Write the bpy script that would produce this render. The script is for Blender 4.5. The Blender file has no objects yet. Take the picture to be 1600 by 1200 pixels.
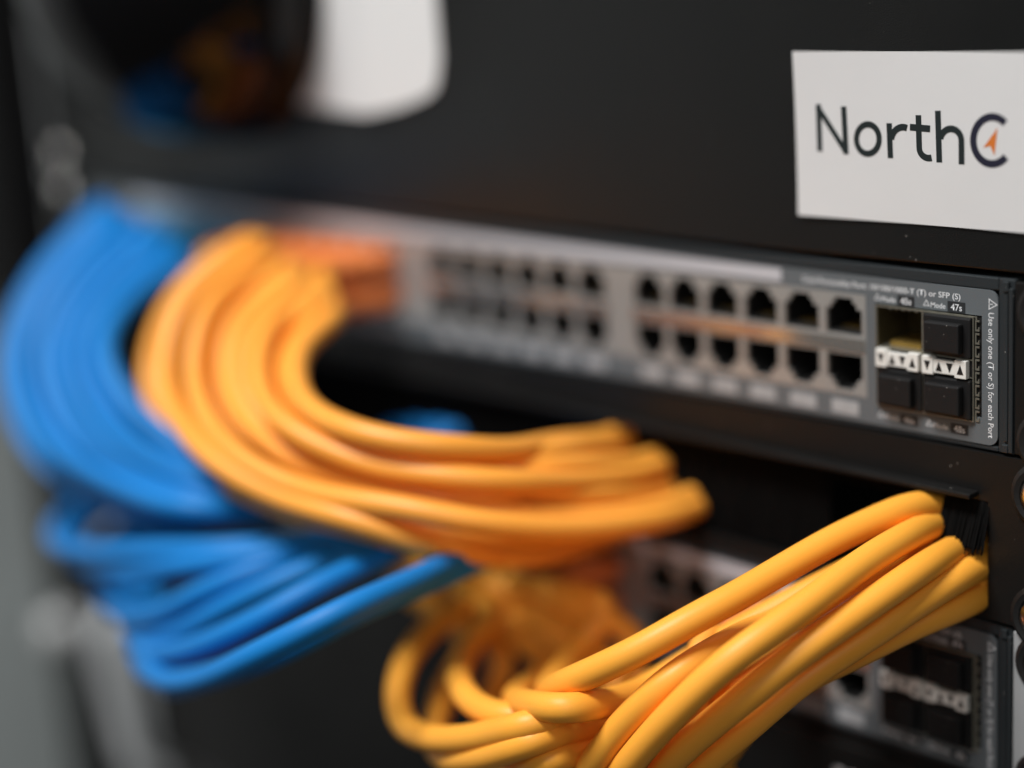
import bpy, math, random
import numpy as np
from mathutils import Matrix, Vector
random.seed(7)
MM = 0.001
scene = bpy.context.scene
C = scene.collection

# ------------------------------------------------------------------ camera
CAM_P = np.array([221.535, -357.057, 126.396])          # mm; x along the rack, y into it, z up
YAW, PITCH, ROLL, FPX = 0.848193, 0.243476, -0.066766, 2695.82
def _axes():
    cy, sy, cp, sp = math.cos(YAW), math.sin(YAW), math.cos(PITCH), math.sin(PITCH)
    f = np.array([-sy*cp, cy*cp, -sp]); r = np.array([cy, sy, 0.0]); u = np.cross(r, f)
    cr, sr = math.cos(ROLL), math.sin(ROLL)
    return r*cr + u*sr, -r*sr + u*cr, f
AX_R, AX_U, AX_F = _axes()
cd = bpy.data.cameras.new('camera'); cam = bpy.data.objects.new('camera', cd); C.objects.link(cam)
m = Matrix.Identity(4)
for i in range(3):
    m[i][0], m[i][1], m[i][2], m[i][3] = AX_R[i], AX_U[i], -AX_F[i], CAM_P[i]*MM
cam.matrix_world = m
cd.sensor_fit = 'HORIZONTAL'; cd.sensor_width = 36.0; cd.lens = FPX/1600*36
cd.clip_start = 0.02; cd.clip_end = 50
cd.dof.use_dof = True; cd.dof.focus_distance = 0.4215; cd.dof.aperture_fstop = 2.15
cd.dof.aperture_blades = 0
scene.camera = cam

# ------------------------------------------------------------------ light
w = bpy.data.worlds.new('World'); scene.world = w; w.use_nodes = True
w.node_tree.nodes['Background'].inputs[0].default_value = (1.0, 0.98, 0.96, 1)
w.node_tree.nodes['Background'].inputs[1].default_value = 0.06
def area(name, loc, target, sx, sy, power, col):
    l = bpy.data.lights.new(name, 'AREA'); l.shape = 'RECTANGLE'; l.size = sx; l.size_y = sy
    l.energy = power; l.color = col
    o = bpy.data.objects.new(name, l); C.objects.link(o); o.location = loc
    o.rotation_euler = (Vector(target)-Vector(loc)).to_track_quat('-Z', 'Y').to_euler()
    return o
area('ceiling_light', (-0.22, -0.80, 1.42), (-0.10, 0.0, 0.0), 0.7, 0.4, 35, (1.0, 0.99, 0.98))
area('fill_light', (0.85, -1.15, 0.75), (-0.10, 0.0, 0.0), 0.8, 0.6, 4.5, (1.0, 0.96, 0.91))  # fill lamp added at front right to lift sign and cables
scene.view_settings.view_transform = 'Standard'; scene.view_settings.look = 'None'
scene.view_settings.exposure = 0.0; scene.view_settings.gamma = 1.0
scene.view_settings.use_curve_mapping = False
scene.render.engine = 'CYCLES'
scene.cycles.use_denoising = True
scene.cycles.max_bounces = 8; scene.cycles.diffuse_bounces = 4

# ------------------------------------------------------------------ helpers
def at(u, v, Y=0.0):
    """photo pixel -> point (mm) on the plane y = Y"""
    d = AX_F + AX_R*(u-800)/FPX + AX_U*(600-v)/FPX
    return CAM_P + d*((Y-CAM_P[1])/d[1])

def tag(o, label=None, cat=None, group=None, kind=None):
    if label: o['label'] = label
    if cat: o['category'] = cat
    if group: o['group'] = group
    if kind: o['kind'] = kind
    return o
def empty(name, loc, label, cat, group=None):
    o = bpy.data.objects.new(name, None); o.empty_display_size = 0.01; C.objects.link(o)
    o.location = [c*MM for c in loc]
    return tag(o, label, cat, group)

class MB:
    def __init__(s): s.v = []; s.f = []; s.mi = []
    def box(s, x0, x1, y0, y1, z0, z1, mi=0):
        b = len(s.v)
        s.v += [(x, y, z) for z in (z0, z1) for y in (y0, y1) for x in (x0, x1)]
        for q in ((0,2,3,1), (4,5,7,6), (0,1,5,4), (2,6,7,3), (0,4,6,2), (1,3,7,5)):
            s.f.append([b+i for i in q]); s.mi.append(mi)
        return s
    def poly(s, pts, mi=0):
        b = len(s.v); s.v += [tuple(p) for p in pts]; s.f.append(list(range(b, b+len(pts)))); s.mi.append(mi); return s
    def prism(s, pts, y0, y1, mi=0):
        """outline pts (x,z), extruded from y0 (front) to y1 (back)"""
        b = len(s.v); n = len(pts)
        s.v += [(x, y0, z) for x, z in pts] + [(x, y1, z) for x, z in pts]
        s.f.append([b+i for i in range(n)]); s.mi.append(mi)
        s.f.append([b+n+i for i in reversed(range(n))]); s.mi.append(mi)
        for i in range(n):
            j = (i+1) % n; s.f.append([b+i, b+n+i, b+n+j, b+j]); s.mi.append(mi)
        return s
    def lathe(s, prof, n=32, mi=0, c=(0,0)):
        """prof list of (radius, y) about a y axis through (cx, cz)"""
        b = len(s.v)
        for r, y in prof:
            for k in range(n):
                a = 2*math.pi*k/n; s.v.append((c[0]+r*math.cos(a), y, c[1]+r*math.sin(a)))
        for i in range(len(prof)-1):
            for k in range(n):
                j = (k+1) % n
                s.f.append([b+i*n+k, b+i*n+j, b+(i+1)*n+j, b+(i+1)*n+k]); s.mi.append(mi)
        s.f.append([b+k for k in range(n)]); s.mi.append(mi)
        s.f.append([b+(len(prof)-1)*n+k for k in reversed(range(n))]); s.mi.append(mi)
        return s
    def mesh(s, name, mats, smooth=False):
        me = bpy.data.meshes.new(name)
        me.from_pydata([tuple(c*MM for c in v) for v in s.v], [], s.f)
        for mt in (mats if isinstance(mats, (list, tuple)) else [mats]): me.materials.append(mt)
        me.polygons.foreach_set('material_index', s.mi)
        if smooth: me.polygons.foreach_set('use_smooth', [True]*len(me.polygons))
        me.update(); return me
    def obj(s, name, mats, parent=None, smooth=False, bevel=0, seg=2):
        return link(name, s.mesh(name, mats, smooth), parent, bevel, seg)
def link(name, me, parent=None, bevel=0, seg=2, loc=None):
    o = bpy.data.objects.new(name, me); C.objects.link(o); o.parent = parent
    if loc is not None: o.location = [c*MM for c in loc]
    if bevel:
        b = o.modifiers.new('bevel', 'BEVEL'); b.width = bevel*MM; b.segments = seg; b.limit_method = 'ANGLE'
        b.angle_limit = math.radians(40); b.harden_normals = False
    return o
def rrect(x0, x1, z0, z1, r, n=5, corners=(1,1,1,1)):
    pts = []
    for (cx, cz, a0, on, px, pz) in ((x1-r, z1-r, 0, corners[0], x1, z1), (x0+r, z1-r, 90, corners[1], x0, z1),
                             (x0+r, z0+r, 180, corners[2], x0, z0), (x1-r, z0+r, 270, corners[3], x1, z0)):
        if not on: pts.append((px, pz)); continue
        for k in range(n+1):
            a = math.radians(a0+90*k/n); pts.append((cx+r*math.cos(a), cz+r*math.sin(a)))
    return pts[::-1]

# ------------------------------------------------------------------ materials
def mat(name, col, rough=0.5, metal=0.0, spec=0.5, noise=0.0, scale=300, bump=0.0, bscale=900, rvar=0.0, dust=0.0, coat=0.0, sss=0.0):
    mt = bpy.data.materials.new(name); mt.use_nodes = True
    nt = mt.node_tree; N = nt.nodes; L = nt.links; b = N['Principled BSDF']
    b.inputs['Base Color'].default_value = (*col, 1); b.inputs['Roughness'].default_value = rough
    b.inputs['Metallic'].default_value = metal; b.inputs['Specular IOR Level'].default_value = spec
    if coat: b.inputs['Coat Weight'].default_value = coat; b.inputs['Coat Roughness'].default_value = 0.15
    if sss:
        b.inputs['Subsurface Weight'].default_value = sss; b.inputs['Subsurface Scale'].default_value = 0.0022
        b.inputs['Subsurface Radius'].default_value = (1.0, 0.45, 0.15)
    tc = N.new('ShaderNodeTexCoord'); src = tc.outputs['Object']
    last = None
    if noise or rvar:
        n1 = N.new('ShaderNodeTexNoise'); n1.inputs['Scale'].default_value = scale; n1.inputs['Detail'].default_value = 5
        L.new(src, n1.inputs['Vector'])
        if noise:
            mx = N.new('ShaderNodeMix'); mx.data_type = 'RGBA'
            mx.inputs['A'].default_value = (*[c*(1-noise) for c in col], 1)
            mx.inputs['B'].default_value = (*[min(1, c*(1+noise)) for c in col], 1)
            L.new(n1.outputs['Fac'], mx.inputs['Factor']); last = mx.outputs['Result']
        if rvar:
            mr = N.new('ShaderNodeMapRange'); mr.inputs['From Min'].default_value = 0.3; mr.inputs['From Max'].default_value = 0.7
            mr.inputs['To Min'].default_value = max(0.02, rough-rvar); mr.inputs['To Max'].default_value = min(1, rough+rvar)
            L.new(n1.outputs['Fac'], mr.inputs['Value']); L.new(mr.outputs['Result'], b.inputs['Roughness'])
    if dust:
        vo = N.new('ShaderNodeTexVoronoi'); vo.inputs['Scale'].default_value = 420
        L.new(src, vo.inputs['Vector'])
        n2 = N.new('ShaderNodeTexNoise'); n2.inputs['Scale'].default_value = 90; L.new(src, n2.inputs['Vector'])
        thr = N.new('ShaderNodeMapRange'); thr.inputs['From Min'].default_value = 0.50; thr.inputs['From Max'].default_value = 0.75
        thr.inputs['To Min'].default_value = 0.0; thr.inputs['To Max'].default_value = 0.16
        L.new(n2.outputs['Fac'], thr.inputs['Value'])
        lt = N.new('ShaderNodeMath'); lt.operation = 'LESS_THAN'
        L.new(vo.outputs['Distance'], lt.inputs[0]); L.new(thr.outputs['Result'], lt.inputs[1])
        ml = N.new('ShaderNodeMath'); ml.operation = 'MULTIPLY'; ml.inputs[1].default_value = dust
        L.new(lt.outputs[0], ml.inputs[0])
        md = N.new('ShaderNodeMix'); md.data_type = 'RGBA'
        if last: L.new(last, md.inputs['A'])
        else: md.inputs['A'].default_value = (*col, 1)
        md.inputs['B'].default_value = (0.45, 0.43, 0.40, 1)
        L.new(ml.outputs[0], md.inputs['Factor']); last = md.outputs['Result']
    if last: L.new(last, b.inputs['Base Color'])
    if bump:
        n3 = N.new('ShaderNodeTexNoise'); n3.inputs['Scale'].default_value = bscale; n3.inputs['Detail'].default_value = 4
        L.new(src, n3.inputs['Vector'])
        bp = N.new('ShaderNodeBump'); bp.inputs['Strength'].default_value = bump; bp.inputs['Distance'].default_value = 0.0004
        L.new(n3.outputs['Fac'], bp.inputs['Height']); L.new(bp.outputs['Normal'], b.inputs['Normal'])
    return mt
M = {}
M['panel'] = mat('black_powder_coat', (0.007, 0.0075, 0.0075), 0.33, spec=0.42, bump=0.25, bscale=2600, rvar=0.06, scale=25, dust=0.25)
M['brush_steel'] = mat('black_painted_steel', (0.008, 0.0078, 0.0075), 0.45, spec=0.25, bump=0.2, bscale=2600, rvar=0.06, scale=40, dust=0.5)
M['bezel'] = mat('dark_bezel_plastic', (0.022, 0.027, 0.030), 0.42, spec=0.4, bump=0.2, bscale=3000, dust=0.6)
M['plate'] = mat('grey_overlay', (0.115, 0.130, 0.140), 0.42, noise=0.06, scale=60, bump=0.08, bscale=2500, dust=0.3)
M['white_print'] = mat('white_print', (0.70, 0.72, 0.74), 0.5)
M['label_white'] = mat('label_tape_white', (0.50, 0.50, 0.53), 0.45, noise=0.05, scale=80)
M['patch'] = mat('faded_number_patch', (0.36, 0.37, 0.38), 0.5, noise=0.25, scale=300)
M['dark_print'] = mat('dark_print', (0.020, 0.023, 0.026), 0.5)
M['port_metal'] = mat('port_shield_metal', (0.40, 0.40, 0.385), 0.30, metal=0.4, noise=0.10, scale=120, bump=0.1, bscale=900)
M['mirror'] = mat('polished_light_strip', (0.62, 0.60, 0.56), 0.12, metal=0.85)
M['port_dark'] = mat('port_cavity', (0.006, 0.006, 0.006), 0.6)
M['gold'] = mat('gold_contact', (0.55, 0.36, 0.10), 0.35, metal=0.9)
M['cage'] = mat('cage_metal', (0.42, 0.41, 0.34), 0.34, metal=0.8, noise=0.15, scale=150)
M['cage_in'] = mat('cage_inside_metal', (0.10, 0.085, 0.045), 0.4, metal=0.7, noise=0.3, scale=200)
M['led_bar'] = mat('light_pipe_bar', (0.78, 0.77, 0.73), 0.4, noise=0.06, scale=200)
M['plug_black'] = mat('dust_plug_rubber', (0.009, 0.009, 0.0095), 0.55, spec=0.3, bump=0.15, bscale=3000, dust=0.35)
M['rail'] = mat('galvanised_steel', (0.44, 0.46, 0.47), 0.42, metal=0.2, noise=0.15, scale=40, rvar=0.08)
M['side'] = mat('grey_side_panel', (0.46, 0.51, 0.51), 0.5, noise=0.05, scale=12)
M['reflector'] = mat('light_grey_reflector', (0.80, 0.83, 0.83), 0.45, noise=0.03, scale=10)
M['black'] = mat('black_interior', (0.006, 0.006, 0.006), 0.7, spec=0.15)
M['screw'] = mat('nickel_screw', (0.70, 0.69, 0.66), 0.22, metal=1.0, noise=0.1, scale=400)
M['knob'] = mat('satin_aluminium', (0.62, 0.63, 0.63), 0.4, metal=0.25)
M['washer'] = mat('black_nylon_washer', (0.010, 0.010, 0.010), 0.45)
M['paper'] = mat('paper', (0.66, 0.66, 0.66), 0.55, noise=0.03, scale=60, bump=0.06, bscale=700)
M['ink'] = mat('dark_ink', (0.010, 0.017, 0.018), 0.5)
M['ink_navy'] = mat('navy_ink', (0.012, 0.013, 0.030), 0.5)
M['ink_orange'] = mat('orange_ink', (0.62, 0.17, 0.025), 0.5)
M['dome'] = mat('gloss_black_acrylic', (0.003, 0.003, 0.0035), 0.10, spec=0.3)
M['card'] = mat('white_card', (0.74, 0.75, 0.75), 0.5, noise=0.02, scale=40)
M['orange'] = mat('orange_jacket', (0.95, 0.385, 0.052), 0.40, spec=0.4, sss=0.12, noise=0.05, scale=70, bump=0.05, bscale=500, rvar=0.05)
M['orange2'] = mat('amber_jacket', (0.97, 0.415, 0.048), 0.45, spec=0.35, sss=0.12, noise=0.05, scale=70, bump=0.05, bscale=500, rvar=0.05)
M['orange_plug'] = mat('orange_boot', (0.88, 0.25, 0.065), 0.45, noise=0.04, scale=100)
M['blue'] = mat('blue_jacket', (0.008, 0.19, 0.54), 0.48, spec=0.25, noise=0.06, scale=70, bump=0.05, bscale=500)
M['blue_plug'] = mat('blue_boot', (0.05, 0.33, 0.62), 0.40, noise=0.04, scale=100)
M['bristle'] = mat('black_bristle', (0.003, 0.003, 0.003), 0.9, spec=0.1)
M['velcro'] = mat('grey_sheen', (0.30, 0.31, 0.32), 0.4)

# ------------------------------------------------------------------ rack structure
U = 44.45
X_L = -452.0                                              # left end of the chassis
rb = MB().box(-620, 200, 420, 424, -420, 420); tag(rb.obj('rack_back_wall', M['black']), kind='structure')
sp = MB().box(-560, -556, -60, 418, -420, 420); tag(sp.obj('rack_side_wall', M['side']), kind='structure')

dr = empty('reflector_panel', (-660, -45, -400), 'unseen light grey door standing open beside the rack', 'reflector')  # off-frame pale sheet added so blank panel and dome have something light to reflect
MB().box(0, 4, -560, 0, 0, 820).obj('reflector_sheet', M['reflector'], dr)
MB().box(4.05, 18, -560, -535, 0, 820).obj('reflector_lip', M['reflector'], dr)

def rail(x0, x1, label):
    r = empty('rack_rail', ((x0+x1)/2, 3, -400), label, 'rack rail')
    bm = MB()
    # front flange with square holes is approximated by strips and bridges round each hole
    xc = (x0+x1)/2; h = 4.75
    ox, oz = -xc, 400
    zs = []
    for k in range(-9, 9):
        for d in (6.35, 22.2, 38.1): zs.append(k*U+d)
    bm.box(x0+ox, xc-h+ox, 0, 2, 0, 800); bm.box(xc+h+ox, x1+ox, 0, 2, 0, 800)
    z = 0
    for c in zs:
        lo = c-h+oz; hi = c+h+oz
        if lo <= z or hi >= 800: continue
        bm.box(xc-h+ox, xc+h+ox, 0, 2, z, lo); z = hi
    bm.box(xc-h+ox, xc+h+ox, 0, 2, z, 800)
    o = bm.obj('flange', M['rail'], r)
    MB().box(x0+ox, x0+ox+2, 2.05, 60, 0, 800).obj('side_web', M['rail'], r)
    return r
rail(-486, -452.6, 'galvanised rack rail beside the blue cables')
rail(0.6, 34, 'galvanised rack rail beside the paper sign')

screw_me = None
def screw(parent, x, y, z, washer=8.5, r=5.2):
    """pan head screw on a dark cup washer; y is the surface it sits on"""
    bm = MB().lathe([(washer, y-0.05), (washer, y-1.2), (washer-1.2, y-2.0), (r+0.6, y-1.6), (r+0.5, y-0.4)], 28)
    wo = bm.obj('washer', M['washer'], parent, smooth=False)
    bm = MB().lathe([(r, y-0.6), (r, y-1.8), (r*0.9, y-2.9), (r*0.55, y-3.6), (0.1, y-3.75)], 24)
    bm2 = bm.obj('screw', M['screw'], parent, smooth=True)
    cr = MB().box(-0.55, 0.55, y-3.95, y-3.2, -2.4, 2.4).box(-2.4, -0.56, y-3.95, y-3.2, -0.55, 0.55).box(0.56, 2.4, y-3.95, y-3.2, -0.55, 0.55)
    co = cr.obj('recess', M['dark_print'], bm2)
    for o in (wo, bm2): o.location = (x*MM, 0, z*MM)
    return bm2

# ------------------------------------------------------------------ blank panel above
bp = empty('blank_panel', (0, 0, U), 'tall black blank panel carrying the paper sign, above the switch', 'panel')
PT = 4*U
pf = MB()
pf.box(-478, 20, 0, 1.6, 0.9, PT-0.6)
pf.obj('panel_sheet', M['panel'], bp, bevel=0.5)
MB().box(X_L+2, -1.5, 1.7, 20, 0.9, 2.4).obj('bottom_flange', M['panel'], bp)
for x in (-468.5,): screw(bp, x, 0, 9.5, washer=7.5, r=6.0)
for x in (-468.5, 11): screw(bp, x, 0, PT-9)

# ------------------------------------------------------------------ switch
def text_mesh(body, size, mapf, mt, width=None, align='LEFT'):
    cu = bpy.data.curves.new('txt', 'FONT'); cu.body = body; cu.size = 1.0; cu.resolution_u = 3; cu.offset = 0.012
    to = bpy.data.objects.new('txt', cu); C.objects.link(to)
    dg = bpy.context.evaluated_depsgraph_get(); me = bpy.data.meshes.new_from_object(to.evaluated_get(dg))
    bpy.data.objects.remove(to); bpy.data.curves.remove(cu)
    xs = [v.co.x for v in me.vertices]; x0, x1 = min(xs), max(xs)
    sx = size if width is None else width/(x1-x0)
    off = {'LEFT': x0, 'CENTER': (x0+x1)/2, 'RIGHT': x1}[align]
    for v in me.vertices:
        p = mapf((v.co.x-off)*sx, v.co.y*size); v.co = [c*MM for c in p]
    me.materials.clear(); me.materials.append(mt); me.update()
    return me

PITCH_P = 13.97
GROUPS = [-43.6-6*PITCH_P, -137.2-6*PITCH_P, -236.5-6*PITCH_P, -330.0-6*PITCH_P]   # left edge of each block of six columns
ZC = 21.9
def port_mesh():
    b = MB(); hw = PITCH_P/2; D = 13.0; ow = 5.75
    z0, z1, z2, z3, z4 = 2.6, 9.5, 11.0, 12.4, 13.6
    for (ya, yb, mi, g_) in ((0, 0.9, 0, 0), (0.9, D, 1, 0.12)):  # walls behind the metal rim near-black: cavity shade put into the colour
        b.box(-hw+g_, -ow, ya, yb, 0, z4, mi); b.box(ow, hw-g_, ya, yb, 0, z4, mi)
        b.box(-ow, ow, ya, yb, 0, z0, mi)
        b.box(-ow, -4.1, ya, yb, z1, z4, mi); b.box(4.1, ow, ya, yb, z1, z4, mi)
        b.box(-4.1, -2.9, ya, yb, z2, z4, mi); b.box(2.9, 4.1, ya, yb, z2, z4, mi)
        b.box(-2.9, 2.9, ya, yb, z3, z4, mi)
    b.box(-ow, ow, D-0.6, D+0.4, z0, z3, 1)
    # dark plastic liner inside the shield
    b.box(-ow+0.02, -ow+0.5, 0.9, D-0.7, z0+0.02, z1-0.02, 1); b.box(ow-0.5, ow-0.02, 0.9, D-0.7, z0+0.02, z1-0.02, 1)
    b.box(-ow+0.52, ow-0.52, 0.9, D-0.7, z0+0.02, z0+0.5, 1)
    for k in range(8):
        x = -3.57+k*1.02; b.box(x-0.2, x+0.2, 4.0, D-0.7, z0+0.9, z0+1.25, 2)
    return b.mesh('port', [M['port_metal'], M['port_dark'], M['gold']])
PORT_ME = port_mesh()

def finger_mesh():
    b = MB()
    # folded spring finger: U shaped strip
    b.box(0, 1.15, -0.55, -0.25, 0, 0.45); b.box(0, 1.15, -0.55, -0.25, 2.35, 2.8); b.box(0, 0.32, -0.55, -0.25, 0.45, 2.35)
    b.box(0.83, 1.15, -0.55, -0.25, 0.45, 1.0)
    return b.mesh('spring_finger', M['cage'])
FINGER_ME = finger_mesh()
CAGE_X0, CAGE_XM, CAGE_X1 = -40.2, -25.9, -11.4
CAGE_Z0, CAGE_Z1 = 6.9, 33.6

def make_switch(zb, label, ear_mat):
    s = empty('network_switch', (0, 0, zb), label, 'network switch', 'rack switches')
    H = 43.7
    # chassis: steel box behind the bezel
    MB().box(X_L, -0.4, 16, 250, 0.2, H-0.1).obj('chassis', M['bezel'], s)
    # bezel frame round the overlay, with chamfered outer edges
    f = MB()
    f.box(X_L, -4.7, 0.0, 15.9, 40.6, H); f.box(X_L, -4.7, 0.0, 15.9, 0.1, 1.5)
    f.box(-4.7, -0.2, 0.0, 15.9, 0.1, H); f.box(X_L, X_L+4, 0.0, 15.9, 1.51, 40.59)
    f.obj('bezel', M['bezel'], s, bevel=0.35)
    # end cap: raised rib with a hooked latch at both ends
    e = MB(); e.box(-3.0, -1.9, -0.5, 0.02, 3.2, 40.2)
    e.box(-1.5, -0.3, -0.9, 0.02, 0.6, 41.6)
    e.box(-3.3, -1.55, -0.95, 0.02, 40.6, 43.2); e.box(-3.3, -1.55, -0.95, 0.02, 0.5, 2.6)
    e.obj('end_cap', M['bezel'], s, bevel=0.25)
    # overlay pieces around the port blocks and the cage
    y0, y1 = -0.25, 0.35
    p = MB(); ZA, ZB = ZC-13.65, ZC+13.65
    xs = [X_L+4.05]
    for g in reversed(GROUPS): xs += [g, g+6*PITCH_P]
    xs += [CAGE_X0-0.4, CAGE_X1+2.2]
    XR = -4.75
    p.prism(rrect(X_L+4.05, XR, ZB, 40.5, 2.6, 5, (1,0,0,0)), y0, y1)
    p.prism(rrect(X_L+4.05, XR, 1.55, ZA, 2.6, 5, (0,0,0,1)), y0, y1)
    for i in range(0, len(xs)-1, 2): p.box(xs[i], xs[i+1], y0, y1, ZA, ZB, 2 if 0 < i < 8 else 0)
    p.box(xs[-1], XR, y0, y1, ZA, ZB)
    p.box(xs[-2], xs[-1], y0, y1, ZA, CAGE_Z0-0.35) if CAGE_Z0-0.35 > ZA else None
    p.box(xs[-2], xs[-1], y0, y1, CAGE_Z1+0.35, ZB)
    p.box(X_L+4.05, xs[-1], 14.0, 15.8, ZA, ZB, 1)
    pl = p.obj('faceplate', [M['plate'], M['port_dark'], M['port_metal']], s)
    # ports, two rows of six in each of four blocks
    for g in GROUPS:
        for c in range(6):
            for up in (1, -1):
                o = link('port', PORT_ME, s, loc=(g+(c+0.5)*PITCH_P, -0.35, ZC+up*0.02))
                if up < 0: o.rotation_euler = (0, math.pi, 0)
    for g in GROUPS:
        MB().box(g+0.3, g+6*PITCH_P-0.3, -0.62, -0.36, ZC-1.9, ZC+1.9).obj('light_strip', M['mirror'], s, bevel=0.1)
    # labelling tape over the first three and a half blocks, number patches under the ports
    t = MB(); t.box(GROUPS[3]+2, -71.0, -0.42, -0.26, 36.6, 40.1)
    t.obj('label_tape', M['label_white'], s)
    for g in GROUPS:
        for c in range(6):
            q = MB(); q.box(g+c*PITCH_P+2.6, g+c*PITCH_P+11.3, -0.40, -0.26, 2.9, 6.6)
            q.obj('number_patch', M['patch'], s)
    # cage for the small pluggable modules
    cg = empty_part('cage', s)
    b = MB(); xe = CAGE_X1+0.25
    b.box(CAGE_X0, CAGE_X0+0.35, -0.9, 13.5, CAGE_Z0, CAGE_Z1); b.box(CAGE_XM-0.2, CAGE_XM+0.2, -0.9, 13.5, CAGE_Z0+0.36, CAGE_Z1-0.36)
    b.box(CAGE_X1, xe, -0.9, 13.5, CAGE_Z0, CAGE_Z1)
    b.box(CAGE_X0+0.36, CAGE_X1-0.01, -0.9, 13.5, CAGE_Z1-0.35, CAGE_Z1); b.box(CAGE_X0+0.36, CAGE_X1-0.01, -0.9, 13.5, CAGE_Z0, CAGE_Z0+0.35)
    b.box(CAGE_X0+0.36, CAGE_X1-0.01, -0.6, 13.5, 17.9, 18.2); b.box(CAGE_X0+0.36, CAGE_X1-0.01, -0.6, 13.5, 22.4, 22.7)
    b.box(CAGE_X0+0.36, CAGE_X1-0.01, 13.0, 13.8, CAGE_Z0+0.36, CAGE_Z1-0.36, 1)
    b.box(CAGE_X0+0.36, CAGE_X0+0.6, -0.5, 12.9, 22.75, CAGE_Z1-0.4, 1)
    b.box(CAGE_X0+2.5, CAGE_XM-2.5, 2.0, 12.9, 22.75, 24.0, 2)
    b.box(CAGE_X0+0.36, CAGE_X1-0.02, -0.55, -0.3, 18.21, 22.39, 3)
    b.box(xe+0.01, xe+2.0, 0.1, 0.34, CAGE_Z0-0.3, CAGE_Z1+0.3, 3)
    cgm = b.obj('cage_frame', [M['cage'], M['cage_in'], M['gold'], M['port_dark']], s)
    for k in range(8):                                   # fingers down the right side
        link('spring_finger', FINGER_ME, cgm, loc=(xe+0.25, 0, CAGE_Z0+0.2+k*3.27))
    for k in range(7):                                   # and along the top
        o = link('spring_finger', FINGER_ME, cgm, loc=(CAGE_X0+4.0+k*3.9, 0, CAGE_Z1+0.05)); o.rotation_euler = (0, math.pi/2, 0); o.scale = (0.8, 1, 0.85)
    # light bar with arrow heads between the rows
    for x0 in (CAGE_X0+0.9, CAGE_XM+0.6):
        W = 12.9
        lb = MB(); lb.box(x0+1.0, x0+W-1.0, -2.0, -0.7, 18.4, 21.9)
        lb.box(x0, x0+3.3, -2.3, -0.65, 17.9, 22.5); lb.box(x0+W-3.3, x0+W, -2.3, -0.65, 17.9, 22.5)
        lo = lb.obj('light_bar', M['led_bar'], s, bevel=0.15)
        for k, (xx, up, yy) in enumerate(((x0+1.65, -1, -2.36), (x0+4.9, 1, -2.06), (x0+8.0, -1, -2.06), (x0+W-1.65, 1, -2.36))):
            tri = MB().prism([(xx-0.95, 20.15-1.2*up), (xx, 20.15+1.3*up), (xx+0.95, 20.15-1.2*up)], yy, yy+0.1)
            tri.obj('arrow_mark', M['port_dark'], lo)
    # printing
    P = lambda x0, z0: (lambda tx, ty: (x0+tx, -0.30, z0+ty))
    link('printed_line', text_mesh('Dual-Personality Port: 10/100/1000-T (T) or SFP (S)', 2.05, P(-15.2, 37.35), M['white_print'], width=48.5, align='RIGHT'), s)
    for (xc, zc, tx) in ((-16.4, 35.35, '47s'), (-31.2, 35.35, '45s'), (-15.6, 4.3, '48s'), (-30.6, 4.3, '46s')):
        nb = MB().box(xc-2.55, xc+2.55, -0.29, -0.26, zc-1.35, zc+1.35).obj('number_box', M['dark_print'], s)
        link('number', text_mesh(tx, 2.35, P(xc, zc-0.85), M['white_print'], align='CENTER'), nb)
    for xm, zm in ((-23.2, 34.6), (-38.0, 34.6), (-22.6, 3.6), (-37.4, 3.6)):
        link('printed_word', text_mesh('Mode', 1.9, P(xm-0.6, zm), M['white_print'], align='LEFT'), s)
        warn_tri(s, xm-1.9, zm+0.75, 1.0)
    link('printed_warning', text_mesh('Use only one (T or S) for each Port', 2.2, lambda tx, ty: (-7.35+ty, -0.30, 35.0-tx), M['white_print'], width=31.6), s)
    tr = warn_tri(s, -6.45, 37.1, 1.45, dot=True, rot=True)
    # ears
    for x0, x1, xh in ((X_L-26, X_L-0.2, X_L-16.5), (0.1, 20, 11)):
        MB().box(x0, x1, -0.6, 0.5, 0.5, H-0.4).obj('ear', ear_mat, s, bevel=0.3)
    for zz in (6.35, 38.1):
        screw(s, X_L-16.5, -0.6, zz, washer=7.5, r=6.0); screw(s, 9.6, -0.6, zz-1.5, washer=8.2)
    return s
def empty_part(name, parent): return parent
def warn_tri(parent, x, z, r, dot=False, rot=False):
    b = MB(); n = 3; w = 0.16*r/1.0 if r > 1.2 else 0.2
    ang = (90 if not rot else 0)
    o_ = [(x+r*1.15*math.cos(math.radians(ang+120*k)), z+r*1.15*math.sin(math.radians(ang+120*k))) for k in range(3)]
    i_ = [(x+(r*1.15-2*w)*math.cos(math.radians(ang+120*k)), z+(r*1.15-2*w)*math.sin(math.radians(ang+120*k))) for k in range(3)]
    for k in range(3):
        j = (k+1) % 3; b.poly([(o_[k][0], -0.30, o_[k][1]), (i_[k][0], -0.30, i_[k][1]), (i_[j][0], -0.30, i_[j][1]), (o_[j][0], -0.30, o_[j][1])])
    if dot: b.box(x-0.5, x+0.3, -0.30, -0.28, z-0.1, z+0.1); b.box(x-0.85, x-0.65, -0.30, -0.28, z-0.1, z+0.1)
    return b.obj('warning_triangle', M['white_print'], parent)

Z1, Z2 = 0.0, -2*U
sw1 = make_switch(Z1, 'grey rack switch mounted directly under the black blank panel', M['brush_steel'])
sw2 = make_switch(Z2, 'grey rack switch below the brush panel, partly hidden by orange cables', M['rail'])

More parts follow.
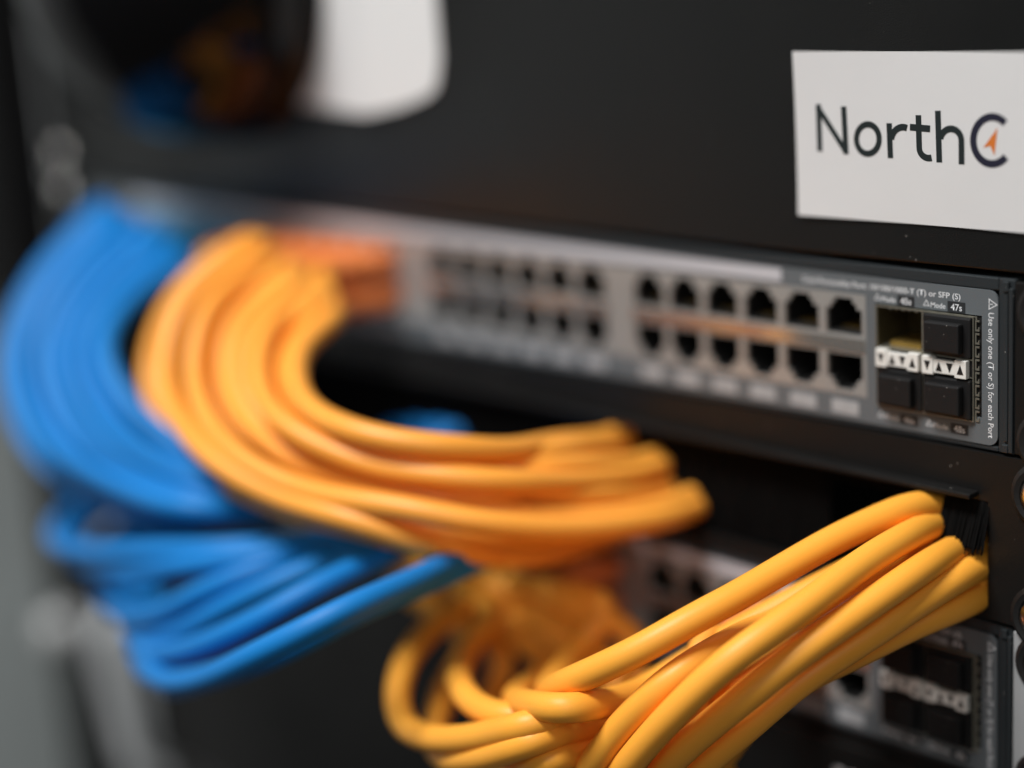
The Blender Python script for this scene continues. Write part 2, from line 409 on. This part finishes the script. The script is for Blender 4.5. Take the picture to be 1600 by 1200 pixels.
# dust plugs in the cages
def plug_meshes():
    a = MB().box(-6.9, 6.9, -1.7, 8, -5.1, 5.1)
    b = MB().box(-5.2, 5.0, -3.9, -1.65, -3.9, 3.7)
    return a.mesh('plug_base', M['plug_black']), b.mesh('grip', M['plug_black'])
PA, PB = plug_meshes()
def dust_plug(xc, zc, label):
    o = empty('dust_plug', (xc, 0, zc), label, 'dust plug', 'black dust plugs in the cages')
    link('plug_base', PA, o, bevel=0.5); link('grip', PB, o, bevel=0.45)
XC0, XC1 = (CAGE_X0+CAGE_XM)/2, (CAGE_XM+CAGE_X1)/2
dust_plug(XC1+0.15, 28.1, 'black rubber dust plug directly under the 47s mark')
dust_plug(XC0+0.3, 12.4, 'black rubber dust plug under the empty gold cage slot')
dust_plug(XC1+0.15, 12.4, 'black rubber dust plug directly above the 48s mark')
for xc, a_ in ((XC0+0.3, 'next to the RJ45 ports'), (XC1+0.15, 'next to the warning text')):
    for zc, b_ in ((28.1, 'top row'), (12.4, 'bottom row')): dust_plug(xc, zc+Z2, 'black dust plug, '+b_+' of the lower switch cage, '+a_)

# ------------------------------------------------------------------ brush panel between the switches
ZB = -U
bpn = empty('brush_panel', (0, 0, ZB), 'black brush strip panel that the orange and blue cables enter', 'brush panel')
S0, S1, SXL, SXR = 3.6, 31.6, -436.0, -6.9
b = MB()
b.box(X_L-26, 20, -1.0, 0.6, S1, 44.0); b.box(X_L-26, 20, -1.0, 0.6, 0.5, S0)
b.box(SXR, 20, -1.0, 0.6, S0, S1); b.box(X_L-26, SXL, -1.0, 0.6, S0, S1)
b.obj('frame', M['brush_steel'], bpn)
MB().box(SXL, -9.5, -5.2, -1.02, 32.6, 34.1).obj('stiffening_rib', M['brush_steel'], bpn, bevel=0.4)
MB().box(SXL, SXR-0.2, 0.62, 30, S1+0.5, S1+2.2).obj('brush_holder', M['brush_steel'], bpn)
for x in (X_L-16.5, 8.9):
    for zz in (4.6, 36.0): screw(bpn, x, -1.0, zz, washer=8.6, r=5.6)
# bristles: thin prisms hanging from the upper edge, ragged at their ends
bm = MB()
def bristle(x, y, zt, zl, dx, dy):
    w = 0.16; n = len(bm.v)
    bm.v.extend([(x-w, y, zt), (x+w, y, zt), (x, y+w*1.5, zt), (x-w+dx, y+dy, zl), (x+w+dx, y+dy, zl), (x+dx, y+dy+w*1.5, zl)])
    for q in ((0,1,4,3), (1,2,5,4), (2,0,3,5), (3,4,5)): bm.f.append([n+i for i in q]); bm.mi.append(0)
xx = SXL+1
while xx < SXR:
    for r in range(4):
        if xx > -19.5: L_ = random.uniform(11.0, 13.0) + (1.5 if random.random() < .1 else 0); dx = random.uniform(-0.8, 0.5); y_ = -0.6
        elif xx > -58: L_ = random.uniform(2.0, 4.5); dx = random.uniform(0.0, 1.5); y_ = 2.0
        else: L_ = S1-S0+random.uniform(-3, 1); dx = random.uniform(-1, 1); y_ = 1.2
        bristle(xx+random.uniform(-.2, .2), y_+r*0.5+random.uniform(0, .4), S1+0.6, S1-L_, dx, random.uniform(-5.2, -3.6) if xx > -19.5 else random.uniform(-0.3, 0.3))
    xx += 0.22 if xx > -58 else 0.34
o = bm.obj('brush', M['bristle'], bpn); o['kind'] = 'stuff'
# bundle guard: dark block of bristles beside the cable exit
# ------------------------------------------------------------------ device below
dv = empty('black_server', (0, 0, -3*U), 'plain black rack device under the lower switch', 'server')
MB().box(X_L, -0.4, 1.0, 250, -2*U+0.6, U-0.6).obj('chassis', M['brush_steel'], dv, bevel=0.5)
MB().box(X_L+8, -8, -1.2, 0.99, -2*U+3, U-4).obj('bezel', M['brush_steel'], dv, bevel=0.8)
for k, (xa, wd) in enumerate(((-56, 3.0), (-51, 3.4), (-44.5, 2.2))):
    MB().box(xa, xa+wd, -1.32, -1.21, 30.5, 32.8).obj('white_mark', M['white_print'], dv)
for x0, x1 in ((X_L-24, X_L-0.3), (0.1, 20)):
    MB().box(x0, x1, -0.6, 0.5, -2*U+1, U-1).obj('ear', M['rail'], dv, bevel=0.3)
# chrome pull handle of that device on its left ear
hd = MB()
hpts = []
for k in range(17):
    a = math.pi*k/16
    hA, hB = at(165, 955, -8), at(238, 1230, -8); hq = hA+(hB-hA)*k/16
    hpts.append((hq[0], -1-13*min(1, math.sin(a)*2.4), hq[2]))

# ------------------------------------------------------------------ tubes
def catmull(pts, n=14):
    P = [np.array(p, float) for p in pts]; P = [2*P[0]-P[1]]+P+[2*P[-1]-P[-2]]
    out = []
    for i in range(1, len(P)-2):
        p0, p1, p2, p3 = P[i-1:i+3]
        t0 = 0; t1 = t0+max(1e-3, np.linalg.norm(p1-p0)**.5); t2 = t1+max(1e-3, np.linalg.norm(p2-p1)**.5); t3 = t2+max(1e-3, np.linalg.norm(p3-p2)**.5)
        for k in range(n):
            t = t1+(t2-t1)*k/n
            A1 = (t1-t)/(t1-t0)*p0+(t-t0)/(t1-t0)*p1; A2 = (t2-t)/(t2-t1)*p1+(t-t1)/(t2-t1)*p2; A3 = (t3-t)/(t3-t2)*p2+(t-t2)/(t3-t2)*p3
            B1 = (t2-t)/(t2-t0)*A1+(t-t0)/(t2-t0)*A2; B2 = (t3-t)/(t3-t1)*A2+(t-t1)/(t3-t1)*A3
            out.append((t2-t)/(t2-t1)*B1+(t-t1)/(t2-t1)*B2)
    out.append(P[-2]); return np.array(out)
def resample(p, step):
    d = np.r_[0, np.cumsum(np.linalg.norm(np.diff(p, axis=0), axis=1))]
    n = max(4, int(d[-1]/step)); t = np.linspace(0, d[-1], n)
    return np.stack([np.interp(t, d, p[:, i]) for i in range(3)], -1)
def smooth_path(pts, step=2.5, it=10):
    p = resample(catmull(pts), step)
    for _ in range(it):
        q = p.copy(); q[1:-1] = 0.25*p[:-2]+0.5*p[1:-1]+0.25*p[2:]; p = q
    return p
def tube(path, r, n=14):
    b = MB(); T = np.gradient(path, axis=0); T /= np.linalg.norm(T, axis=1)[:, None]
    up = np.cross(T[0], [0.3, 0.2, 1.0]); up /= np.linalg.norm(up)
    for i, p in enumerate(path):
        up = up-T[i]*(up@T[i]); up /= np.linalg.norm(up); sd = np.cross(T[i], up)
        for k in range(n):
            a = 2*math.pi*k/n; b.v.append(tuple(p+r*(math.cos(a)*up+math.sin(a)*sd)))
    m_ = len(path)
    for i in range(m_-1):
        for k in range(n):
            j = (k+1) % n; b.f.append([i*n+k, i*n+j, (i+1)*n+j, (i+1)*n+k]); b.mi.append(0)
    b.f.append(list(range(n))[::-1]); b.mi.append(0); b.f.append([(m_-1)*n+k for k in range(n)]); b.mi.append(0)
    return b
hpath = smooth_path(hpts, 2.5, 4)
ho = tube(hpath, 5.5, 14).obj('pull_handle', M['rail'], dv, smooth=True); ho.location = (0, 0, 3*U*MM)

# plug at a port: body, boot and latch; the origin is the port mouth
def plug_mesh_set(mtl):
    a = MB().box(-5.6, 5.6, -7.5, 6, -3.3, 3.3)
    b_ = MB().lathe([(5.4, -7.4), (5.5, -12), (4.8, -20), (4.0, -28)], 12)
    c = MB().box(-2.2, 2.2, -9.0, 3.0, 3.9, 4.7)
    return a.mesh('plug_body', mtl), b_.mesh('boot', mtl, True), c.mesh('latch', mtl)
PLUGS = {'orange': plug_mesh_set(M['orange_plug']), 'blue': plug_mesh_set(M['blue_plug'])}
def port_pos(sw_z, group, col, up):
    """col counted from the right end of the block"""
    return (GROUPS[group]+(5-col+0.5)*PITCH_P, 0.0, sw_z+ZC+up*(6.05))
R_CAB = 3.5
def cable(color, port, pts, label, group, mt=None, r=R_CAB, step=2.5, it=10):
    """port = (switch z, group, column from the right, row) or None; pts = world points in mm"""
    P = []
    if port is not None:
        px, py, pz = port_pos(*port)
        P += [(px, -22, pz), (px-1, -29, pz)]
        org = (px, 0, pz)
    else: org = pts[0]
    P += [tuple(p) for p in pts]
    root = empty('network_cable', org, label, 'cable', group)
    tb = tube(smooth_path(P, step, it), r, 14)
    tb.v = [(a-org[0], b-org[1], c-org[2]) for a, b, c in tb.v]
    tb.obj('jacket', mt or M[color], root, smooth=True)
    if port is not None:
        a, b_, c = PLUGS[color]
        up = port[3]
        pb = link('plug', a, root, bevel=0.5); bo = link('boot', b_, root)
        la = link('latch', c, pb)
        if up < 0: pb.rotation_euler = (0, math.pi, 0)
    return root
rj = lambda s: random.uniform(-s, s)

# ---- upper orange bundle: second block of the upper switch -> brush slot
LB = 'orange network cable looping from the upper switch into the brush slot'
inner = [(530,492,-44),(488,522,-58),(458,565,-70),(466,622,-80),(540,672,-80),(660,700,-70),(800,703,-52),(905,690,-30),(975,686,-6)]
outer = [(400,375,-42),(310,425,-66),(240,500,-82),(236,605,-92),(300,710,-97),(420,785,-94),(600,838,-86),(760,868,-66),(890,858,-36),(985,832,-8)]
def lerp_path(t, A, B, n=9):
    def rs(Q):
        Q = np.array(Q, float); d = np.r_[0, np.cumsum(np.linalg.norm(np.diff(Q[:, :2], axis=0), axis=1))]
        s = np.linspace(0, d[-1], n); return np.stack([np.interp(s, d, Q[:, i]) for i in range(3)], -1)
    return rs(A)*(1-t)+rs(B)*t
B_ENDS = [(968,684), (985,700), (1030,722), (1032,742), (1010,760), (1075,790), (1082,806), (1020,815), (985,838), (960,845), (1000,775), (1050,770)]
order = [0, .07, .2, .3, .42, .62, .74, .85, 1.0, .93, .52, .36]
for i in range(12):
    t = order[i]; q = lerp_path(t, inner, outer)
    lay = (i % 3)-1
    ex, ey = B_ENDS[i]; ex -= 22
    pts = []
    for k, (u, v, y) in enumerate(q):
        f = k/8; wgt = max(0, (f-0.55)/0.45)
        uu = u*(1-wgt)+(ex-26*(1-f)*3)*wgt if k == 8 else u+wgt*(ex-q[-1][0])
        vv = v+wgt*(ey-q[-1][1])
        yy = y+lay*6.2*math.sin(math.pi*min(1, f*1.1))
        # strands drift across the bundle
        pts.append(at(uu+rj(5), vv+rj(5), yy+rj(1.5)))
    e = pts[-1]; pts.append(e+np.array([-2, 9, 0])); pts.append(e+np.array([2, 40, 2]))
    col = i//2; up = 1 if i % 2 else -1
    cable('orange', (Z1, 2, col, up), pts, LB, 'upper orange cables', it=14)

# ---- upper blue bundle: first block of the upper switch
LA = 'blue network cable looping from the upper switch behind the orange bundle'
a_in = [(300,410,-44),(225,455,-66),(170,520,-84),(168,590,-92),(230,670,-92),(350,745,-84),(470,785,-58),(550,735,-22),(620,672,2)]
a_out = [(158,322,-46),(62,405,-72),(2,515,-92),(2,630,-102),(66,735,-106),(190,795,-104),(340,815,-98),(480,795,-66),(590,735,-24),(710,672,2)]
for i in range(12):
    t = (i+0.5)/12 if i % 2 else (i+.2)/12
    q = lerp_path(t, a_in, a_out); lay = (i % 3)-1
    pts = [at(u+rj(5), v+rj(6), y+lay*6.2*math.sin(math.pi*k/8)+rj(1.5)) for k, (u, v, y) in enumerate(q)]
    e = pts[-1]; pts.append(e+np.array([12, 24, 2])); pts.append(e+np.array([20, 60, 3]))
    cable('blue', (Z1, 3, i//2, 1 if i % 2 else -1), pts, LA, 'upper blue cables', it=14)

# ---- lower blue loops: first block of the lower switch, turning back up to the slot
LC = 'blue network cable fanning out below the upper bundles from the lower switch'
c_paths = [
    [(175,760,-46),(110,800,-66),(86,838,-78),(130,862,-86),(250,860,-86),(380,856,-78),(520,838,-60),(700,780,-30),(840,720,-4)],
    [(205,770,-46),(130,820,-70),(120,872,-82),(200,890,-88),(320,880,-84),(440,862,-74),(560,840,-56),(720,770,-28),(850,725,-4)],
    [(230,780,-44),(160,860,-70),(170,940,-84),(240,962,-90),(330,918,-86),(430,880,-76),(540,846,-60),(720,790,-30),(860,735,-4)],
    [(250,785,-46),(180,880,-74),(200,975,-86),(270,990,-90),(380,935,-84),(480,890,-74),(590,850,-58),(740,790,-30),(880,745,-4)],
    [(265,790,-48),(205,900,-78),(215,1005,-92),(280,1018,-96),(390,975,-92),(490,920,-82),(600,868,-66),(750,800,-36),(880,760,-4)],
    [(285,795,-50),(215,920,-82),(225,1040,-96),(285,1064,-100),(390,1034,-96),(510,978,-86),(630,915,-72),(760,845,-42),(900,775,-4)],
    [(300,800,-50),(230,940,-80),(250,1060,-94),(330,1058,-98),(450,1014,-92),(560,955,-80),(680,905,-66),(800,850,-40),(930,785,-4)],
    [(320,800,-52),(240,930,-84),(240,1050,-102),(310,1062,-104),(430,1008,-100),(540,952,-90),(650,905,-74),(780,840,-44),(920,780,-4)],
]
for i, q in enumerate(c_paths):
    pts = [at(u, v, y*(1.0+0.28*math.sin(math.pi*k/8))) for k, (u, v, y) in enumerate(q)]; e = pts[-1]
    pts.append(e+np.array([12, 24, 3])); pts.append(e+np.array([20, 60, 4]))
    cable('blue', (Z2, 3, 5-i//2, 1 if i % 2 else -1), pts, LC, 'lower blue cables')

# ---- front orange cables: third block of the lower switch, into the right end of the slot
def tail(pts, dx=15, dz=2):
    pts = [np.array([min(p[0], -10.8), p[1], p[2]]) if p[1] > -8 else p for p in pts]
    e = pts[-1]; return pts+[e+np.array([1.0, 8, 0.4*dz]), e+np.array([dx*0.5, 20, dz]), e+np.array([dx, 45, dz])]
G = 'front orange cables'
D = []
BACK = [(1130,1085,-72),(1240,1022,-52),(1340,965,-34),(1430,915,-18),(1510,880,2)]      # inner strands run behind the fan
def back(du, dv, dy): return [(u+du, v+dv, y+dy*(1 if y < 0 else 0)) for u, v, y in BACK]
# (port column from right, row, pixel path with depth, label)
D.append((1, 1, [(955,950,-36),(912,1003,-50),(876,1050,-72),(857,1080,-95),(885,1068,-101),(935,1046,-99),(1000,1015,-93),(1075,972,-82),(1150,932,-68),(1225,888,-52),(1300,845,-36),(1370,812,-20),(1430,788,-8),(1468,792,2)],
          'orange cable arching highest and alone over the front bundle'))
D.append((1, -1, [(930,985,-38),(872,1036,-52),(825,1076,-78),(806,1093,-97),(840,1103,-104),(885,1107,-105),(940,1100,-102),(1000,1082,-96),(1045,1055,-90),(1090,1028,-82),(1150,990,-70),(1220,950,-54),(1300,908,-36),(1390,865,-18),(1468,842,2)],
          'orange cable with a blunt bend tucked under the highest arching cable'))
D.append((5, 1, [(735,935,-48),(690,968,-62),(655,1002,-74),(630,1042,-84),(620,1085,-92),(628,1128,-98),(660,1150,-103),(705,1156,-106),(765,1148,-107),(830,1131,-106),(890,1120,-103),(960,1112,-97),(1040,1105,-86)]+back(0, 0, 0),
          'orange cable making the widest outer loop of the front bundle'))
D.append((4, 1, [(770,965,-50),(738,1000,-64),(720,1034,-76),(716,1062,-86),(728,1088,-94),(752,1108,-98),(785,1119,-99),(830,1122,-95),(900,1122,-88),(980,1115,-80),(1050,1095,-72)]+back(10, -14, 9),
          'orange cable making the tighter loop inside the widest front loop'))
D.append((5, -1, [(735,1000,-46),(700,1070,-66),(680,1140,-86),(694,1182,-100),(735,1186,-106),(785,1175,-108),(830,1158,-107),(880,1142,-105),(930,1130,-100),(985,1125,-92),(1050,1115,-80)]+back(12, 14, 6),
          'orange cable dipping just below the widest front loop'))
D.append((4, -1, [(790,1030,-46),(760,1110,-70),(770,1190,-92),(800,1205,-102),(860,1187,-106),(920,1168,-102),(980,1150,-92),(1050,1130,-78)]+back(16, 4, 14),
          'orange cable passing low under the front loops'))
# the thick fan that leaves through the lower edge of the picture
D.append((3, 1, [(880,1010,-48),(830,1120,-76),(835,1230,-100),(880,1245,-112),(925,1195,-114),(965,1142,-112),(1010,1095,-108),(1060,1052,-100),(1110,1022,-88),(1165,992,-70),(1230,966,-50),(1310,918,-34),(1400,864,-16),(1470,838,3)],
          'left orange cable of the fan running downward out of the bundle'))
D.append((3, -1, [(880,1060,-46),(850,1180,-76),(870,1285,-104),(930,1255,-116),(978,1200,-119),(1000,1172,-118),(1050,1117,-115),(1100,1067,-109),(1150,1024,-101),(1190,996,-93),(1225,971,-84),(1265,942,-74),(1305,912,-62),(1355,875,-46),(1410,842,-28),(1470,814,2)],
          'upper orange cable of the thick fan below the highest arch'))
D.append((2, 1, [(960,1040,-46),(930,1180,-76),(940,1300,-100),(1000,1255,-112),(1050,1187,-114),(1100,1141,-110),(1150,1101,-104),(1200,1061,-96),(1250,1021,-86),(1300,986,-74),(1350,951,-60),(1400,916,-46),(1450,882,-28),(1505,852,2)],
          'middle orange cable of the thick fan entering the slot under the bristles'))
D.append((2, -1, [(960,1080,-46),(960,1200,-72),(1000,1310,-92),(1055,1250,-102),(1090,1202,-103),(1122,1174,-101),(1180,1125,-94),(1235,1076,-84),(1275,1046,-76),(1325,1014,-64),(1375,981,-52),(1425,947,-38),(1490,906,-18),(1540,884,2)],
          'lower orange cable of the thick fan entering beside the slot edge'))
D.append((0, -1, [(1040,1090,-46),(1040,1200,-60),(1080,1250,-72),(1130,1180,-80),(1180,1118,-78),(1225,1080,-72),(1275,1050,-64),(1325,1027,-54),(1375,1002,-44),(1435,972,-30),(1490,951,-16),(1545,930,3)],
          'lowest orange cable of the front bundle, entering at the slot bottom'))
D.append((0, 1, [(1000,1000,-50),(960,1060,-66),(965,1120,-78),(1040,1130,-74)]+back(24, 20, 14),
          'orange cable half buried in shadow inside the front bundle'))
for i, (c, up, q, lab) in enumerate(D):
    def k_(u, i=i):
        if i == 0: return 0.87
        if i == 1: return 0.90-0.30*min(1, max(0, (u-900)/130))
        if 6 <= i <= 10: return (0.75, 0.71, 0.66, 0.64, 0.62)[i-6]
        return 0.92-0.34*min(1, max(0, (u-850)/130))
    q = [(u, v, y*k_(u)*((0.86, 0.90, 0.95, 1.0) if i in (2, 3, 4) else (0.74, 0.70, 0.76, 0.9))[j] if j < 4 else y*k_(u) if y < 0 else y) for j, (u, v, y) in enumerate(q)]
    pts = tail([at(*p) for p in q])
    cable('orange', (Z2, 1, c, up), pts, lab, G, mt=M['orange2'], r=3.8, step=2.0, it=10)
# two short runs from the fourth block that drop behind the bundle
for (c, up, q, lab) in ((2, 1, [(1115,985,-44),(1080,1040,-56),(1090,1120,-50),(1130,1200,-40),(1150,1300,-36)], 'orange cable plugged in the lower switch behind the highest arch'),
                        (1, -1, [(1190,1118,-42),(1120,1135,-50),(1060,1180,-50),(1040,1290,-46)], 'orange cable plugged in beside the dust plugs of the lower switch')):
    cable('orange', (Z2, 0, c, up), [at(*p) for p in q], lab, 'single orange cables')

# ------------------------------------------------------------------ paper sign
SX0, SX1, SZ0, SZ1 = -64.6, 11.5, 55.2, 97.6
def bow(x, z):
    t = (x-(-26))/38.0
    return -0.45-0.5*t*t-0.35*((z-76)/21)**2*max(0, -t)
sg = empty('paper_sign', (0, 0, 0), 'white paper sign with company name stuck on the black panel', 'sign')
sb = MB(); nx, nz = 24, 10
for side in (0, 1):
    for j in range(nz+1):
        for i in range(nx+1):
            x = SX0+(SX1-SX0)*i/nx; z = SZ0+(SZ1-SZ0)*j/nz + (-0.5*(i/nx) if j == nz else 0)*1.0
            x += 0.5*(1-j/nz)*(1 if i == 0 else 0)
            sb.v.append((x, bow(x, z)+side*0.15, z))
K = (nx+1)*(nz+1)
for j in range(nz):
    for i in range(nx):
        a = j*(nx+1)+i; sb.f.append([a, a+1, a+nx+2, a+nx+1]); sb.mi.append(0)
        sb.f.append([K+a, K+a+nx+1, K+a+nx+2, K+a+1]); sb.mi.append(0)
ring = [i for i in range(nx+1)]+[(j+1)*(nx+1)-1 for j in range(1, nz+1)]+[nz*(nx+1)+i for i in range(nx-1, -1, -1)]+[j*(nx+1) for j in range(nz-1, 0, -1)]
for i in range(len(ring)):
    a, c = ring[i], ring[(i+1) % len(ring)]; sb.f.append([a, K+a, K+c, c]); sb.mi.append(0)
sb.obj('paper', M['paper'], sg)
def zs(x, y):                                           # sign drawing units -> (x,z) on the paper
    p = at(1220+x/3.75, 60+y/3.75, -0.7); return np.array([p[0], p[2]])
def stroke(pts, w, name, mt, raw=False):
    P = np.array([zs(*p) for p in pts]) if not raw else np.array(pts)
    T = np.gradient(P, axis=0); T /= np.linalg.norm(T, axis=1)[:, None]
    Nn = np.stack([-T[:, 1], T[:, 0]], -1)
    b = MB(); 
    for p, n in zip(P, Nn):
        for s in (-1, 1):
            q = p+n*w/2*s; b.v.append((q[0], bow(*q)-0.06, q[1]))
    for i in range(len(P)-1): b.f.append([2*i, 2*i+1, 2*i+3, 2*i+2]); b.mi.append(0)
    return b
def merge(bs):
    o = MB()
    for b in bs:
        n = len(o.v); o.v += b.v; o.f += [[n+i for i in f] for f in b.f]; o.mi += b.mi
    return o
def line(a, b, n=6): return [(a[0]+(b[0]-a[0])*k/n, a[1]+(b[1]-a[1])*k/n) for k in range(n+1)]
def arc(cx, cy, rx, ry, a0, a1, n=28): return [(cx+rx*math.cos(math.radians(a0+(a1-a0)*k/n)), cy+ry*math.sin(math.radians(a0+(a1-a0)*k/n))) for k in range(n+1)]
SW = 1.62
def nudge(b, d): b.v = [(x, y-d, z) for x, y, z in b.v]; return b
letters = [
    [stroke(line((222,385), (231,662)), SW, '', None), nudge(stroke(line((216,398), (380,662)), SW*0.95, '', None), .02), nudge(stroke(line((368,398), (382,678)), SW, '', None), .04)],
    [stroke(arc(508,590,66,86,0,360,40), SW, '', None)],
    [stroke(line((632,497), (640,702)), SW, '', None), nudge(stroke(arc(712,598,66,78,185,292,16), SW, '', None), .02)],
    [stroke(line((803,450), (808,640))+arc(866,640,58,62,180,75,14)[1:], SW, '', None), nudge(stroke(line((754,520), (872,530)), SW, '', None), .02)],
    [stroke(line((917,424), (926,727)), SW, '', None), nudge(stroke(arc(994,600,62,70,190,360,22)+line((1056,604), (1057,738))[1:], SW, '', None), .02)],
]
for L_ in letters: merge(L_).obj('letter', M['ink'], sg)
stroke(arc(1238,598,112,138,-47,-316,40), SW*1.12, '', None).obj('letter', M['ink_navy'], sg)
ar = [zs(*p) for p in ((1269,524), (1185,641), (1226,630), (1251,687))]
ab = MB(); ab.v = [(p[0], bow(*p)-0.06, p[1]) for p in ar]; ab.f = [[0, 1, 2], [0, 2, 3]]; ab.mi = [0, 0]
ab.obj('arrow_mark', M['ink_orange'], sg)

# ------------------------------------------------------------------ white card and glossy dome on the blank panel
cdp = []
out = [(-292, 80), (-268, 78.6), (-244, 77.6), (-228, 80.0), (-216, 83.2), (-211, 85.5), (-208, 90), (-206.8, 96), (-208, 112), (-209, 128), (-210, 146)]
bc = MB()
def cy(x): return -0.6-3.5*max(0, 1-abs(x+243)/38.0)**1.5
for x, z in out: bc.v.append((x, cy(x), z))
topz = 150
n = len(out); NX = 40
bc = MB(); low_x = [p[0] for p in out[:8]]; low_z = [p[1] for p in out[:8]]
for side in (0, 0.6):
    for j in range(2):
        for i in range(NX+1):
            x = -292+(292-206.8)*i/NX
            z = np.interp(x, low_x, low_z) if j == 0 else topz
            bc.v.append((x, cy(x)+side, z))
KK = 2*(NX+1)
for i in range(NX):
    a = i; b2 = NX+1+i
    bc.f += [[a, a+1, b2+1, b2], [KK+a, KK+b2, KK+b2+1, KK+a+1], [a, KK+a, KK+a+1, a+1], [b2, b2+1, KK+b2+1, KK+b2]]; bc.mi += [0]*4
bc.f += [[0, NX+1, KK+NX+1, KK], [NX, KK+NX, KK+2*NX+1, 2*NX+1]]; bc.mi += [0, 0]
co = bc.obj('white_card', M['card'], None, smooth=False)
tag(co, 'bent white card beside the glossy black dome', 'card')

RD = 62.0
dm = empty('dome_camera', (-326, 0, 128.5), 'glossy black dome mounted on the blank panel beside a white card', 'dome')
prof = [(RD+1.0, -0.1), (RD+1.0, -6), (RD, -7)]
MB().lathe(prof, 64).obj('base_ring', M['dome'], dm, smooth=False)
prof = [(RD*math.cos(math.radians(a)), -7.1-RD*1.1*math.sin(math.radians(a))) for a in range(0, 90, 4)]+[(0.3, -7.1-RD*1.1)]
MB().lathe(prof, 72).obj('dome_shell', M['dome'], dm, smooth=True)

# ------------------------------------------------------------------ left edge: black channel and thumb screw
cm = empty('black_channel', (-520, 0, 0), 'black vertical channel beside the rack rail', 'cable manager')
MB().box(-32, 30, -20, 60, -10, 400).obj('upper_channel', M['black'], cm, bevel=1.5)  # black block in front of the upper side wall
MB().box(-28, 30, 4, 60, -400, -10.2).obj('lower_channel', M['black'], cm, bevel=1.5)
tp = at(88, 985, -4)
th = empty('thumb_screw', (tp[0], 3, tp[2]), 'silver round thumb screw beside the lower blue loops', 'screw')
MB().lathe([(8.5, 0), (9, -3), (9, -10), (8, -12.5), (3, -13.5)], 28).obj('head', M['knob'], th, smooth=False)
MB().lathe([(11, 0.9), (11, 0.05)], 28).obj('washer', M['rail'], th)
